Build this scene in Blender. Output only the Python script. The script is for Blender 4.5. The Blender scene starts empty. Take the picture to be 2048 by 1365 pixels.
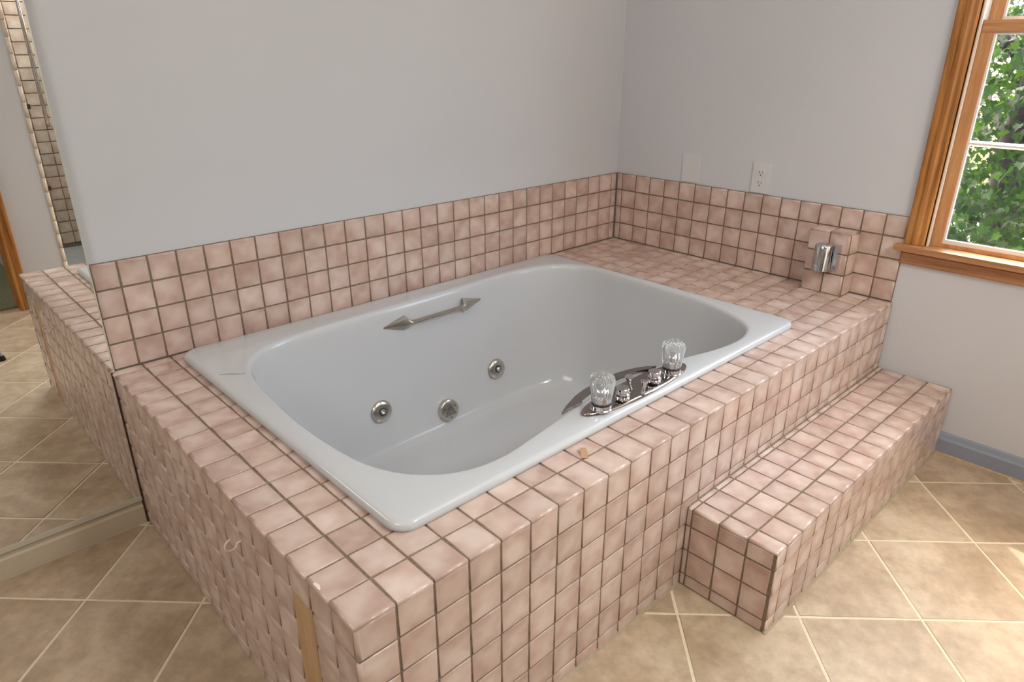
import bpy, bmesh, math, random
from mathutils import Vector, Matrix
random.seed(7)
P = 0.075                 # tile pitch in metres
W, H = 2048, 1365
# ------------------------------------------------------------------ camera
col = bpy.context.scene.collection
cam = bpy.data.cameras.new('camera')
cam_ob = bpy.data.objects.new('camera', cam)
col.objects.link(cam_ob)
cam.sensor_fit = 'HORIZONTAL'
cam.sensor_width = 36.0
cam.lens = 1381.78 / W * 36.0
cam.clip_start = 0.02
R = Matrix(((0.72806363, 0.26531478, -0.63208498), (-0.68550803, 0.28372809, -0.67050512), (0.00144535, 0.92146972, 0.38844751)))
cam_ob.matrix_world = Matrix.Translation((-0.37210475, -0.74035907, 0.8058511)) @ R.to_4x4()
bpy.context.scene.camera = cam_ob
# ------------------------------------------------------------------ world, sun, added fill lights, exposure
world = bpy.data.worlds.new('world')
bpy.context.scene.world = world
world.use_nodes = True
wn = world.node_tree
bg = wn.nodes['Background']
sky = wn.nodes.new('ShaderNodeTexSky')
sky.sky_type = 'NISHITA'
sky.sun_disc = False
sky.sun_elevation = math.radians(53)
sky.sun_rotation = math.radians(45)
sky.air_density = 1.0
sky.dust_density = 3.0
tint = wn.nodes.new('ShaderNodeMix')          # warm multiply that takes the blue cast out of the skylight
tint.data_type = 'RGBA'
tint.blend_type = 'MULTIPLY'
tint.inputs[0].default_value = 1.0
tint.inputs[7].default_value = (1.0, 0.915, 0.79, 1)
wn.links.new(sky.outputs[0], tint.inputs[6])
wn.links.new(tint.outputs[2], bg.inputs[0])
bg.inputs[1].default_value = 3.2


def lamp(name, kind, energy, loc, direction, size=None, size_y=None, color=(1, 1, 1)):
    d = bpy.data.lights.new(name, kind)
    d.energy = energy
    d.color = color
    if kind == 'AREA':
        d.shape = 'RECTANGLE'
        d.size = size
        d.size_y = size_y or size
    o = bpy.data.objects.new(name, d)
    col.objects.link(o)
    o.location = loc
    o.rotation_euler = Vector(direction).to_track_quat('-Z', 'Y').to_euler()
    return o


sun = lamp('sun', 'SUN', 6.0, (6, 4, 8), (-0.46, -0.425, -0.87), color=(1.0, 0.94, 0.85))
sun.data.angle = math.radians(0.6)
lamp('ceiling_fill', 'AREA', 3, (1.2, -0.25, 1.92), (0, 0, -1), 1.1, 0.9)  # unseen overhead fill, added to brighten the room
lamp('ceiling_fill', 'AREA', 34, (-1.5, -0.3, 1.85), (1.0, 0.0, -0.8), 1.2, 1.1, (1.0, 0.97, 0.94))  # added fill tilted towards the right wall and tub, no such fixture seen
lamp('vanity_fill', 'AREA', 9, (0.95, -1.10, 1.25), (0, 1, -0.35), 1.0, 0.35)  # stands for vanity bulbs; wide panel added as soft fill from the front
lamp('shower_fill', 'AREA', 45, (0.84, -1.7, 1.9), (0, 0, -1), 0.4)  # added light, the alcove is too dark without it
lamp('bedroom_fill', 'AREA', 22, (-1.0, -2.8, 1.85), (0.1, 0.35, -1), 1.6, 1.6, (1.0, 0.95, 0.88))  # added fill shining through the doorway, its source is unseen
portal = lamp('window_portal', 'AREA', 1, (2.30, -0.51, 0.88), (-1, 0, 0), 0.92, 1.4)     # only guides the sampling of the sky
portal.data.cycles.is_portal = True
vs = bpy.context.scene.view_settings
vs.view_transform = 'Standard'
vs.look = 'None'
vs.exposure = -0.11
vs.gamma = 1.0
vs.use_curve_mapping = False

# ------------------------------------------------------------------ materials


def srgb(r, g, b):
    f = lambda c: c / 12.92 if c <= 0.04045 else ((c + 0.055) / 1.055) ** 2.4
    return (f(r / 255), f(g / 255), f(b / 255), 1)


def new_mat(name):
    m = bpy.data.materials.new(name)
    m.use_nodes = True
    nt = m.node_tree
    return m, nt, nt.nodes['Principled BSDF']


def N(nt, t, **kw):
    n = nt.nodes.new(t)
    for k, v in kw.items():
        setattr(n, k, v)
    return n


def ramp(nt, fac, stops):
    r = N(nt, 'ShaderNodeValToRGB')
    el = r.color_ramp.elements
    while len(el) < len(stops):
        el.new(0.5)
    for e, (p, c) in zip(el, stops):
        e.position = p
        e.color = c
    nt.links.new(fac, r.inputs[0])
    return r.outputs[0]


def object_coords(nt, vary=False):
    tc = N(nt, 'ShaderNodeTexCoord')
    if not vary:
        return tc.outputs['Object']
    oi = N(nt, 'ShaderNodeObjectInfo')
    mu = N(nt, 'ShaderNodeMath', operation='MULTIPLY')
    mu.inputs[1].default_value = 37.0
    nt.links.new(oi.outputs['Random'], mu.inputs[0])
    ad = N(nt, 'ShaderNodeVectorMath', operation='ADD')
    nt.links.new(tc.outputs['Object'], ad.inputs[0])
    nt.links.new(mu.outputs[0], ad.inputs[1])
    return ad.outputs[0]


def noise(nt, vec, scale, detail=3, rough=0.5, mapping=None):
    if mapping:
        mp = N(nt, 'ShaderNodeMapping')
        mp.inputs['Scale'].default_value = mapping
        nt.links.new(vec, mp.inputs[0])
        vec = mp.outputs[0]
    n = N(nt, 'ShaderNodeTexNoise')
    n.inputs['Scale'].default_value = scale
    n.inputs['Detail'].default_value = detail
    n.inputs['Roughness'].default_value = rough
    nt.links.new(vec, n.inputs['Vector'])
    return n.outputs['Fac']


def bump(nt, b, height, strength, dist=0.002):
    n = N(nt, 'ShaderNodeBump')
    n.inputs['Strength'].default_value = strength
    n.inputs['Distance'].default_value = dist
    nt.links.new(height, n.inputs['Height'])
    nt.links.new(n.outputs[0], b.inputs['Normal'])


def mix(nt, fac, a, b, blend='MIX'):
    m = N(nt, 'ShaderNodeMix', data_type='RGBA', blend_type=blend)
    if isinstance(fac, float):
        m.inputs[0].default_value = fac
    else:
        nt.links.new(fac, m.inputs[0])
    for v, i in ((a, 6), (b, 7)):
        if isinstance(v, tuple):
            m.inputs[i].default_value = v
        else:
            nt.links.new(v, m.inputs[i])
    return m.outputs[2]


def plain(name, c, rough=0.5, metal=0.0, grain=0.0, gscale=60):
    m, nt, b = new_mat(name)
    b.inputs['Roughness'].default_value = rough
    b.inputs['Metallic'].default_value = metal
    v = object_coords(nt)
    f = noise(nt, v, gscale, 4)
    d = 1 - grain
    nt.links.new(ramp(nt, f, [(0.3, (c[0] * d, c[1] * d, c[2] * d, 1)), (0.7, c)]), b.inputs['Base Color'])
    if grain:
        bump(nt, b, f, 0.15, 0.001)
    return m


def tile_material(name, dark, mid, light):
    """hand-sprayed glaze: cloudy, paler in the middle of each tile and browner towards its edges"""
    m, nt, b = new_mat(name)
    v = object_coords(nt, True)
    f = noise(nt, v, 15, 2, 0.5)
    tc = N(nt, 'ShaderNodeTexCoord')
    ab = N(nt, 'ShaderNodeVectorMath', operation='ABSOLUTE')
    nt.links.new(tc.outputs['Object'], ab.inputs[0])
    sp_ = N(nt, 'ShaderNodeSeparateXYZ')
    nt.links.new(ab.outputs[0], sp_.inputs[0])
    mxm = N(nt, 'ShaderNodeMath', operation='SMOOTH_MAX')
    mxm.inputs[2].default_value = 0.012
    nt.links.new(sp_.outputs[0], mxm.inputs[0])
    nt.links.new(sp_.outputs[1], mxm.inputs[1])
    mr = N(nt, 'ShaderNodeMapRange')
    mr.inputs[1].default_value = 0.008
    mr.inputs[2].default_value = 0.037
    mr.inputs[3].default_value = 0.09
    mr.inputs[4].default_value = -0.11
    nt.links.new(mxm.outputs[0], mr.inputs[0])
    ad = N(nt, 'ShaderNodeMath', operation='ADD')
    nt.links.new(f, ad.inputs[0])
    nt.links.new(mr.outputs[0], ad.inputs[1])
    c = ramp(nt, ad.outputs[0], [(0.28, dark), (0.5, mid), (0.68, light)])
    oi = N(nt, 'ShaderNodeObjectInfo')
    t = ramp(nt, oi.outputs['Random'], [(0.0, (0.88, 0.86, 0.85, 1)), (0.5, (0.98, 0.97, 0.96, 1)), (1.0, (1.05, 1.05, 1.05, 1))])
    nt.links.new(mix(nt, 1.0, c, t, 'MULTIPLY'), b.inputs['Base Color'])
    b.inputs['Roughness'].default_value = 0.2
    bump(nt, b, noise(nt, v, 26, 2), 0.05, 0.001)
    return m


M_TILE = tile_material('pink_tile', srgb(186, 156, 142), srgb(201, 175, 161), srgb(213, 192, 180))


M_CREAM = tile_material('cream_bullnose', srgb(208, 190, 168), srgb(222, 206, 186), srgb(232, 220, 204))


def grout_material(name, a, b_, scale=120):
    m, nt, b = new_mat(name)
    v = object_coords(nt)
    f = noise(nt, v, scale, 5, 0.65)
    nt.links.new(ramp(nt, f, [(0.3, a), (0.7, b_)]), b.inputs['Base Color'])
    b.inputs['Roughness'].default_value = 0.95
    bump(nt, b, f, 0.6, 0.002)
    return m


M_GROUT = grout_material('brown_grout', srgb(110, 93, 76), srgb(142, 125, 105))
M_DARKGROUT = grout_material('shaded_grout', srgb(70, 54, 44), srgb(98, 80, 66))  # grout darkened to stand in for shadow in the end panel's joints
M_FLOORGROUT = grout_material('beige_grout', srgb(212, 196, 166), srgb(228, 212, 186))


def floor_tile_material():
    m, nt, b = new_mat('stone_floor_tile')
    v = object_coords(nt, True)
    f1 = noise(nt, v, 4.5, 6, 0.6)
    f2 = noise(nt, v, 28, 5, 0.65)
    c1 = ramp(nt, f1, [(0.3, srgb(160, 135, 107)), (0.52, srgb(186, 163, 136)), (0.75, srgb(204, 186, 161))])
    c2 = ramp(nt, f2, [(0.3, (0.78, 0.77, 0.76, 1)), (0.65, (1.04, 1.04, 1.03, 1))])
    nt.links.new(mix(nt, 1.0, c1, c2, 'MULTIPLY'), b.inputs['Base Color'])
    b.inputs['Roughness'].default_value = 0.5
    bump(nt, b, f2, 0.12, 0.002)
    return m


M_FLOOR = floor_tile_material()


def wall_material():
    m, nt, b = new_mat('painted_wall')
    v = object_coords(nt)
    f = noise(nt, v, 1.2, 3)
    nt.links.new(ramp(nt, f, [(0.3, srgb(197, 196, 197)), (0.7, srgb(202, 201, 202))]), b.inputs['Base Color'])
    b.inputs['Roughness'].default_value = 0.75
    bump(nt, b, noise(nt, v, 220, 3), 0.05, 0.001)
    return m


M_WALL = wall_material()
M_CEIL = plain('ceiling_white', srgb(235, 233, 230), 0.9, grain=0.02)


def wood_material(name, dark, mid, light, axis='Z', gl=1.0):
    m, nt, b = new_mat(name)
    v = object_coords(nt, True)
    sc = {'X': (1.2, 22, 22), 'Y': (22, 1.2, 22), 'Z': (22, 22, 1.2)}[axis]
    f = noise(nt, v, 3.0 * gl, 5, 0.6, sc)
    f2 = noise(nt, v, 14.0 * gl, 4, 0.6, sc)
    c = ramp(nt, f, [(0.3, dark), (0.5, mid), (0.7, light)])
    c2 = ramp(nt, f2, [(0.35, (0.78, 0.74, 0.7, 1)), (0.6, (1, 1, 1, 1))])
    nt.links.new(mix(nt, 0.7, c, c2, 'MULTIPLY'), b.inputs['Base Color'])
    b.inputs['Roughness'].default_value = 0.38
    bump(nt, b, f2, 0.08, 0.001)
    return m


OAK = (srgb(132, 82, 30), srgb(170, 112, 50), srgb(192, 136, 76))
M_WOOD_Z = wood_material('oak_upright', *OAK, 'Z')
M_WOOD_Y = wood_material('oak_level', *OAK, 'Y')
SASHW = (srgb(170, 116, 70), srgb(192, 138, 88), srgb(208, 158, 108))
M_SASH_Z = wood_material('fir_upright', *SASHW, 'Z')
M_SASH_Y = wood_material('fir_level', *SASHW, 'Y')
M_STOOL = wood_material('stool_wood', srgb(150, 100, 62), srgb(176, 124, 82), srgb(196, 146, 104), 'Y')
M_PLY = wood_material('bare_plywood', srgb(170, 132, 92), srgb(190, 152, 110), srgb(203, 168, 128), 'Z')
M_TUB = plain('glossy_white_acrylic', srgb(194, 194, 194), 0.12)
M_TUB.node_tree.nodes['Principled BSDF'].inputs['Specular IOR Level'].default_value = 0.45
M_CHROME = plain('chrome', srgb(205, 205, 208), 0.06, 1.0)
M_NICKEL = plain('worn_nickel', srgb(206, 200, 190), 0.2, 1.0, 0.06, 40)
M_BLACK = plain('black_rubber', srgb(22, 20, 19), 0.5)
M_MIRROR = plain('mirror_silver', srgb(243, 243, 240), 0.0, 1.0)
M_EDGE = plain('mirror_edge', srgb(205, 200, 182), 0.3, 0.3)
M_BASE_BEIGE = plain('beige_trim_paint', srgb(196, 182, 156), 0.5, grain=0.05, gscale=14)
M_BASE_BLUE = plain('blue_grey_trim_paint', srgb(139, 146, 158), 0.55, grain=0.03, gscale=14)
M_PLATE = plain('white_plastic', srgb(207, 205, 204), 0.4)
M_SLOT = plain('dark_slot', srgb(60, 55, 50), 0.7)
M_VINYL = plain('pale_vinyl', srgb(225, 218, 208), 0.45)
M_PAPER = plain('tan_tape', srgb(188, 148, 112), 0.8, grain=0.1, gscale=200)
M_HOOK = plain('cream_plastic', srgb(232, 214, 190), 0.35)
M_CRACK = plain('hairline_crack', srgb(98, 96, 94), 0.8)
M_CARPET = plain('green_carpet', srgb(132, 132, 100), 1.0, grain=0.5, gscale=90)
M_DARK = plain('bronze_clip_gap_shade', srgb(66, 48, 38), 0.5)  # also colours the strip that imitates a shadowed gap
M_CAULK = plain('caulk', srgb(168, 148, 120), 0.7, grain=0.2, gscale=80)


def glass_pane_material(name, tint, base=0.04):
    m = bpy.data.materials.new(name)
    m.use_nodes = True
    nt = m.node_tree
    nt.nodes.remove(nt.nodes['Principled BSDF'])
    out = nt.nodes['Material Output']
    tr = N(nt, 'ShaderNodeBsdfTransparent')
    tr.inputs[0].default_value = tint
    gl = N(nt, 'ShaderNodeBsdfGlossy')
    gl.inputs['Roughness'].default_value = 0.0
    lw = N(nt, 'ShaderNodeLayerWeight')
    lw.inputs[0].default_value = 0.5
    pw = N(nt, 'ShaderNodeMath', operation='POWER')
    pw.inputs[1].default_value = 5.0
    nt.links.new(lw.outputs['Facing'], pw.inputs[0])
    fr = N(nt, 'ShaderNodeMath', operation='MULTIPLY_ADD')
    fr.inputs[1].default_value = 0.6
    fr.inputs[2].default_value = base
    nt.links.new(pw.outputs[0], fr.inputs[0])
    mx = N(nt, 'ShaderNodeMixShader')
    nt.links.new(fr.outputs[0], mx.inputs[0])
    nt.links.new(tr.outputs[0], mx.inputs[1])
    nt.links.new(gl.outputs[0], mx.inputs[2])
    nt.links.new(mx.outputs[0], out.inputs[0])
    return m


M_GLASS = glass_pane_material('window_glass', (0.94, 0.96, 0.95, 1))
M_SHOWERGLASS = glass_pane_material('shower_glass', (0.86, 0.9, 0.88, 1))


def acrylic_material():
    m, nt, b = new_mat('clear_acrylic')
    b.inputs['Base Color'].default_value = (0.97, 0.99, 0.99, 1)
    b.inputs['Transmission Weight'].default_value = 0.86
    b.inputs['Roughness'].default_value = 0.02
    b.inputs['IOR'].default_value = 1.45
    return m


M_DARKCHROME = plain('darkened_chrome', srgb(160, 152, 146), 0.07, 1.0)  # chrome darkened to imitate a dark reflection on faceplate and spout
M_ACRYLIC = acrylic_material()


def leaf_material(name, a, b_, through):
    m, nt, b = new_mat(name)
    v = object_coords(nt, True)
    f = noise(nt, v, 3.0, 3)
    c = ramp(nt, f, [(0.35, a), (0.65, b_)])
    nt.links.new(c, b.inputs['Base Color'])
    b.inputs['Roughness'].default_value = 0.6
    b.inputs['Specular IOR Level'].default_value = 0.2
    tl = N(nt, 'ShaderNodeBsdfTranslucent')
    tl.inputs[0].default_value = through
    mx = N(nt, 'ShaderNodeMixShader')
    mx.inputs[0].default_value = 0.3
    nt.links.new(b.outputs[0], mx.inputs[1])
    nt.links.new(tl.outputs[0], mx.inputs[2])
    nt.links.new(mx.outputs[0], nt.nodes['Material Output'].inputs[0])
    return m


M_LEAF = leaf_material('green_leaf', srgb(5, 18, 9), srgb(16, 36, 12), srgb(72, 108, 24))
M_LEAFY = leaf_material('yellow_leaf', srgb(150, 136, 30), srgb(180, 156, 36), srgb(220, 200, 60))
M_BARK = plain('bark', srgb(58, 42, 40), 0.9, grain=0.5, gscale=20)
M_GROUND = plain('pale_driveway', srgb(214, 214, 216), 0.9, grain=0.2, gscale=2)

# ------------------------------------------------------------------ building helpers
ORIGIN = {}


def thing(name, label, cat, loc=(0, 0, 0), group=None, kind=None):
    o = bpy.data.objects.new(name, None)
    o.empty_display_size = 0.05
    col.objects.link(o)
    o.location = loc
    ORIGIN[o] = Vector(loc)
    tag(o, label, cat, group, kind)
    return o


def tag(o, label=None, cat=None, group=None, kind=None):
    for k, v in (('label', label), ('category', cat), ('group', group), ('kind', kind)):
        if v:
            o[k] = v
    return o


def attach(o, parent):
    if parent is not None:
        o.parent = parent
        o.matrix_parent_inverse = Matrix.Translation(-ORIGIN[parent])


def mesh_ob(name, bm, mat, parent=None, smooth=None, bevel=0.0, segs=2, mats=None):
    """links a bmesh built in world coordinates as one object whose origin is at the middle of its base"""
    if bevel:
        bmesh.ops.bevel(bm, geom=[e for e in bm.edges if len(e.link_faces) == 2 and e.calc_face_angle(0) > 0.6], offset=bevel, segments=segs, affect='EDGES', profile=0.5, clamp_overlap=True)
    bmesh.ops.recalc_face_normals(bm, faces=bm.faces)
    xs = [v.co for v in bm.verts]
    lo = Vector((min(v[i] for v in xs) for i in range(3)))
    hi = Vector((max(v[i] for v in xs) for i in range(3)))
    c = Vector(((lo.x + hi.x) / 2, (lo.y + hi.y) / 2, lo.z))
    bmesh.ops.translate(bm, verts=bm.verts, vec=-c)
    me = bpy.data.meshes.new(name)
    bm.to_mesh(me)
    bm.free()
    for x in (mats or [mat]):
        me.materials.append(x)
    if smooth is not None:
        me.polygons.foreach_set('use_smooth', [True] * len(me.polygons))
        me.set_sharp_from_angle(angle=math.radians(smooth))
    o = bpy.data.objects.new(name, me)
    col.objects.link(o)
    o.location = c
    ORIGIN[o] = c.copy()
    attach(o, parent)
    return o


def struct(name, bm, mat, parent=None, **kw):
    o = mesh_ob(name, bm, mat, parent, **kw)
    if parent is None:
        o['kind'] = 'structure'
    return o


def box(bm, a, b):
    x0, y0, z0 = a
    x1, y1, z1 = b
    vs_ = [bm.verts.new(p) for p in ((x0, y0, z0), (x1, y0, z0), (x1, y1, z0), (x0, y1, z0), (x0, y0, z1), (x1, y0, z1), (x1, y1, z1), (x0, y1, z1))]
    for f in ((0, 3, 2, 1), (4, 5, 6, 7), (0, 1, 5, 4), (1, 2, 6, 5), (2, 3, 7, 6), (3, 0, 4, 7)):
        bm.faces.new([vs_[i] for i in f])
    return bm


def B(a, b):
    return box(bmesh.new(), a, b)


def prism(pts, vec, bm=None):
    bm = bm or bmesh.new()
    vec = Vector(vec)
    a = [bm.verts.new(p) for p in pts]
    b = [bm.verts.new(Vector(p) + vec) for p in pts]
    n = len(pts)
    bm.faces.new(a)
    bm.faces.new(b[::-1])
    for i in range(n):
        bm.faces.new((a[i], b[i], b[(i + 1) % n], a[(i + 1) % n]))
    return bm


def rings(bm, rs, close_start=True, close_end=True):
    vr = [[bm.verts.new(p) for p in r] for r in rs]
    n = len(rs[0])
    for a, b in zip(vr, vr[1:]):
        for i in range(n):
            bm.faces.new((a[i], a[(i + 1) % n], b[(i + 1) % n], b[i]))
    if close_start:
        bm.faces.new(vr[0][::-1])
    if close_end:
        bm.faces.new(vr[-1])
    return vr


def lathe(prof, base, axis=(0, 0, 1), n=24, lobes=0, amp=0.0, bm=None):
    """prof: list of (radius, height) along axis"""
    bm = bm or bmesh.new()
    q = Vector((0, 0, 1)).rotation_difference(Vector(axis).normalized())
    rs = []
    for r, h in prof:
        ring = []
        for i in range(n):
            t = 2 * math.pi * i / n
            k = r * (1 + (amp * math.cos(lobes * t) if lobes else 0))
            ring.append(q @ Vector((k * math.cos(t), k * math.sin(t), h)) + Vector(base))
        rs.append(ring)
    rings(bm, rs)
    return bm


def tube(path, radii, n=10, flat=1.0, bm=None, up=(0, 0, 1)):
    bm = bm or bmesh.new()
    pts = [Vector(p) for p in path]
    rs = []
    for i, p in enumerate(pts):
        d = (pts[min(i + 1, len(pts) - 1)] - pts[max(i - 1, 0)]).normalized()
        s = d.cross(Vector(up))
        if s.length < 1e-4:
            s = d.cross(Vector((1, 0, 0)))
        s.normalize()
        u = s.cross(d)
        r = radii[i] if isinstance(radii, (list, tuple)) else radii
        rs.append([p + s * (r * math.cos(2 * math.pi * k / n)) + u * (r * flat * math.sin(2 * math.pi * k / n)) for k in range(n)])
    rings(bm, rs)
    return bm


# ------------------------------------------------------------------ tiles: one mesh per size and kind of edge, shared by every copy
TILE_MESH = {}


def tile_mesh(w, h, round_edges='', thick=0.007, mat=None, gap_bevel=0.0012):
    """a fired tile lying on z=0; round_edges holds the edges (l, r, b, t) that are bullnosed"""
    mat = mat or M_TILE
    key = (round(w, 4), round(h, 4), round_edges, thick, mat.name)
    if key in TILE_MESH:
        return TILE_MESH[key]
    ins = {e: (0.0055 if e in round_edges else gap_bevel) for e in 'lrbt'}
    bm = bmesh.new()

    def ring(f, z):
        x0, x1 = -w / 2 + ins['l'] * f, w / 2 - ins['r'] * f
        y0, y1 = -h / 2 + ins['b'] * f, h / 2 - ins['t'] * f
        return [(x0, y0, z), (x1, y0, z), (x1, y1, z), (x0, y1, z)]
    big = 0.0045 if round_edges else gap_bevel
    rings(bm, [ring(0, 0), ring(0, thick - big), ring(0.3, thick - big * 0.3), ring(1, thick), ring(1.35, thick)], close_start=False)
    bmesh.ops.recalc_face_normals(bm, faces=bm.faces)
    if sum(f.normal.z for f in bm.faces) < 0:
        bmesh.ops.reverse_faces(bm, faces=bm.faces)
    me = bpy.data.meshes.new('tile')
    bm.to_mesh(me)
    bm.free()
    me.materials.append(mat)
    me.polygons.foreach_set('use_smooth', [True] * len(me.polygons))
    TILE_MESH[key] = me
    return me


def lay_tile(parent, o, u, v, u0, u1, v0, v1, round_edges='', joint=0.0048, jitter=1.0, cut_mesh=None, thick=0.007, mat=None, name='tile'):
    """a tile on the plane through o spanned by the unit vectors u, v, filling u0..u1, v0..v1 (less the joint)"""
    u, v, o = Vector(u), Vector(v), Vector(o)
    n = u.cross(v)
    w, h = (u1 - u0) - joint, (v1 - v0) - joint
    me = cut_mesh or tile_mesh(w, h, round_edges, thick, mat)
    t = bpy.data.objects.new(name, me)
    col.objects.link(t)
    c = o + u * ((u0 + u1) / 2) + v * ((v0 + v1) / 2) + n * random.uniform(-0.0004, 0.0006) * jitter
    rot = Matrix((u, v, n)).transposed()
    wob = Matrix.Rotation(random.gauss(0, 0.004) * jitter, 3, 'X') @ Matrix.Rotation(random.gauss(0, 0.004) * jitter, 3, 'Y') @ Matrix.Rotation(random.gauss(0, 0.004) * jitter, 3, 'Z')
    attach(t, parent)
    t.matrix_basis = Matrix.Translation(c) @ (rot @ wob).to_4x4()
    return t


ZF = -6.5 * P             # floor level (the deck top is z = 0)
XW = 28.6 * P             # right wall
YW = 16.55 * P            # back wall
YF = -1.15                # wall behind the camera
XL = -2.3
ZC = ZF + 2.44
X, Y, Z = (1, 0, 0), (0, 1, 0), (0, 0, 1)
nX, nY = (-1, 0, 0), (0, -1, 0)

# ================================================================== ROOM SHELL
fl = struct('floor', B((XL, -2.3, ZF - 0.05), (XW + 0.12, YW + 0.1, ZF - 0.0004)), M_FLOORGROUT)
S = 0.4235 / math.sqrt(2)
d1 = Vector((1, 1, 0)).normalized()
d2 = Vector((-1, 1, 0)).normalized()
fo = Vector((1.045, -0.2745, ZF - 0.003))
TILE_CUT = {}


def clip_floor(me_name, pts, rect):
    def clip(poly, f):
        out = []
        for i, a in enumerate(poly):
            b = poly[(i + 1) % len(poly)]
            fa, fb = f(a), f(b)
            if fa >= 0:
                out.append(a)
            if (fa >= 0) != (fb >= 0):
                out.append(a + (b - a) * (fa / (fa - fb)))
        return out
    for f in (lambda p: p.x - rect[0], lambda p: rect[1] - p.x, lambda p: p.y - rect[2], lambda p: rect[3] - p.y):
        pts = clip(pts, f)
        if len(pts) < 3:
            return None
    return pts


for i in range(-9, 9):
    for j in range(-9, 9):
        c = fo + d1 * (S * (i + 0.5)) + d2 * (S * (j + 0.5))
        if c.x < -1.9 or c.x > XW + 0.2 or c.y < -1.35 or c.y > YW + 0.2:
            continue
        # under the tub platform and the step nothing shows
        if 0.25 < c.x and c.y > 0.25 or (c.x > 1.15 and c.y > 0.03):
            continue
        hw = (S - 0.0075) / 2
        corners = [c + d1 * (sx * hw) + d2 * (sy * hw) for sx, sy in ((-1, -1), (1, -1), (1, 1), (-1, 1))]
        poly = clip_floor('', corners, (XL, XW - 0.004, YF - 0.1, YW - 0.02))
        if not poly:
            continue
        whole = len(poly) == 4 and all((a - b).length < 1e-6 for a, b in zip(poly, corners))
        if whole:
            lay_tile(fl, fo, d1, d2, S * i, S * (i + 1), S * j, S * (j + 1), joint=0.0075, jitter=0.4, thick=0.0042, mat=M_FLOOR, name='floor_tile')
        else:
            area = sum(poly[k].x * poly[(k + 1) % len(poly)].y - poly[k].y * poly[(k + 1) % len(poly)].x for k in range(len(poly))) / 2
            if abs(area) < 0.0015:
                continue
            bm = prism([Vector((p.x, p.y, ZF - 0.003)) for p in poly], (0, 0, 0.0042))
            mesh_ob('floor_tile', bm, M_FLOOR, fl, bevel=0.0015, segs=1)

# right wall with the window opening
WY0, WY1, WZ0, WZ1 = -0.96, -0.058, 0.19, 1.56


def wall_with_hole(axis, a0, a1, z0, z1, t0, t1, holes):
    """a slab wall made of one connected mesh round rectangular holes; axis 'x': runs along x, thickness t0..t1 in y"""
    xs = sorted({a0, a1, *[h[0] for h in holes], *[h[1] for h in holes]})
    zs = sorted({z0, z1, *[h[2] for h in holes], *[h[3] for h in holes]})
    bm = bmesh.new()
    cache = {}

    def v(a, z, t):
        k = (a, z, t)
        if k not in cache:
            cache[k] = bm.verts.new((a, t, z) if axis == 'x' else (t, a, z))
        return cache[k]

    def solid(i, j):
        if not (0 <= i < len(xs) - 1 and 0 <= j < len(zs) - 1):
            return False
        ca, cz = (xs[i] + xs[i + 1]) / 2, (zs[j] + zs[j + 1]) / 2
        return not any(h[0] < ca < h[1] and h[2] < cz < h[3] for h in holes)
    for i in range(len(xs) - 1):
        for j in range(len(zs) - 1):
            if not solid(i, j):
                continue
            p = ((xs[i], zs[j]), (xs[i + 1], zs[j]), (xs[i + 1], zs[j + 1]), (xs[i], zs[j + 1]))
            for t in (t0, t1):
                bm.faces.new([v(a, z, t) for a, z in p])
            for (di, dj, e) in ((0, -1, (0, 1)), (1, 0, (1, 2)), (0, 1, (2, 3)), (-1, 0, (3, 0))):
                if not solid(i + di, j + dj):
                    q, r = p[e[0]], p[e[1]]
                    bm.faces.new((v(*q, t0), v(*r, t0), v(*r, t1), v(*q, t1)))
    return bm


struct('wall_right', wall_with_hole('y', -2.3, YW + 0.1, ZF, ZC, XW, XW + 0.12, [(WY0, WY1, WZ0, WZ1)]), M_WALL)
struct('wall_back', B((XL, YW, ZF), (XW, YW + 0.1, ZC)), M_WALL)
struct('wall_left', B((XL - 0.1, -4.2, ZF), (XL, YW, ZC)), M_WALL)
DX0, DX1 = -0.78, 0.095   # doorway
SX0, SX1 = 0.36, 1.32     # shower opening
struct('wall_front', wall_with_hole('x', XL, XW, ZF, ZC, YF - 0.11, YF, [(DX0, DX1, ZF, ZF + 2.04), (SX0, SX1, ZF, ZF + 2.1)]), M_WALL)
struct('ceiling', B((XL - 0.1, -4.2, ZC), (XW + 0.12, YW + 0.1, ZC + 0.06)), M_CEIL)
# the carpeted room beyond the doorway and its walls
struct('carpet', B((XL, -4.2, ZF - 0.02), (0.3, YF - 0.06, ZF + 0.012)), M_CARPET)
struct('wall_bedroom', B((XL, -4.3, ZF), (0.4, -4.2, ZC)), M_WALL)
struct('wall_bedroom_side', B((0.18, -4.2, ZF), (0.24, YF - 0.11, ZC)), M_WALL)

# baseboards
bb = bmesh.new()
prof = [(YW, ZF), (YW - 0.016, ZF), (YW - 0.016, ZF + 0.056), (YW - 0.012, ZF + 0.062), (YW - 0.011, ZF + 0.071), (YW - 0.006, ZF + 0.078), (YW, ZF + 0.079)]
prism([(XL, y, z) for y, z in prof], (-0.0065 - XL, 0, 0), bb)
struct('baseboard_back', bb, M_BASE_BEIGE)
bb = bmesh.new()
prof = [(XW, ZF + 0.004), (XW - 0.014, ZF + 0.004), (XW - 0.014, ZF + 0.052), (XW - 0.010, ZF + 0.060), (XW - 0.006, ZF + 0.073), (XW, ZF + 0.078)]
prism([(x, -1.15, z) for x, z in prof], (0, -3.23 * P + 1.15, 0), bb)
struct('baseboard_right', bb, M_BASE_BLUE)
struct('trim_1', prism([(XW - 0.012, -1.15, ZF + 0.0005), (XW - 0.020, -1.15, ZF + 0.0005), (XW - 0.013, -1.15, ZF + 0.006)], (0, -3.25 * P + 1.15, 0)), M_PLY)

# ------------------------------------------------------------------ window
win = thing('window_1', None, None, (XW, (WY0 + WY1) / 2, WZ0), kind='structure')
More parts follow.
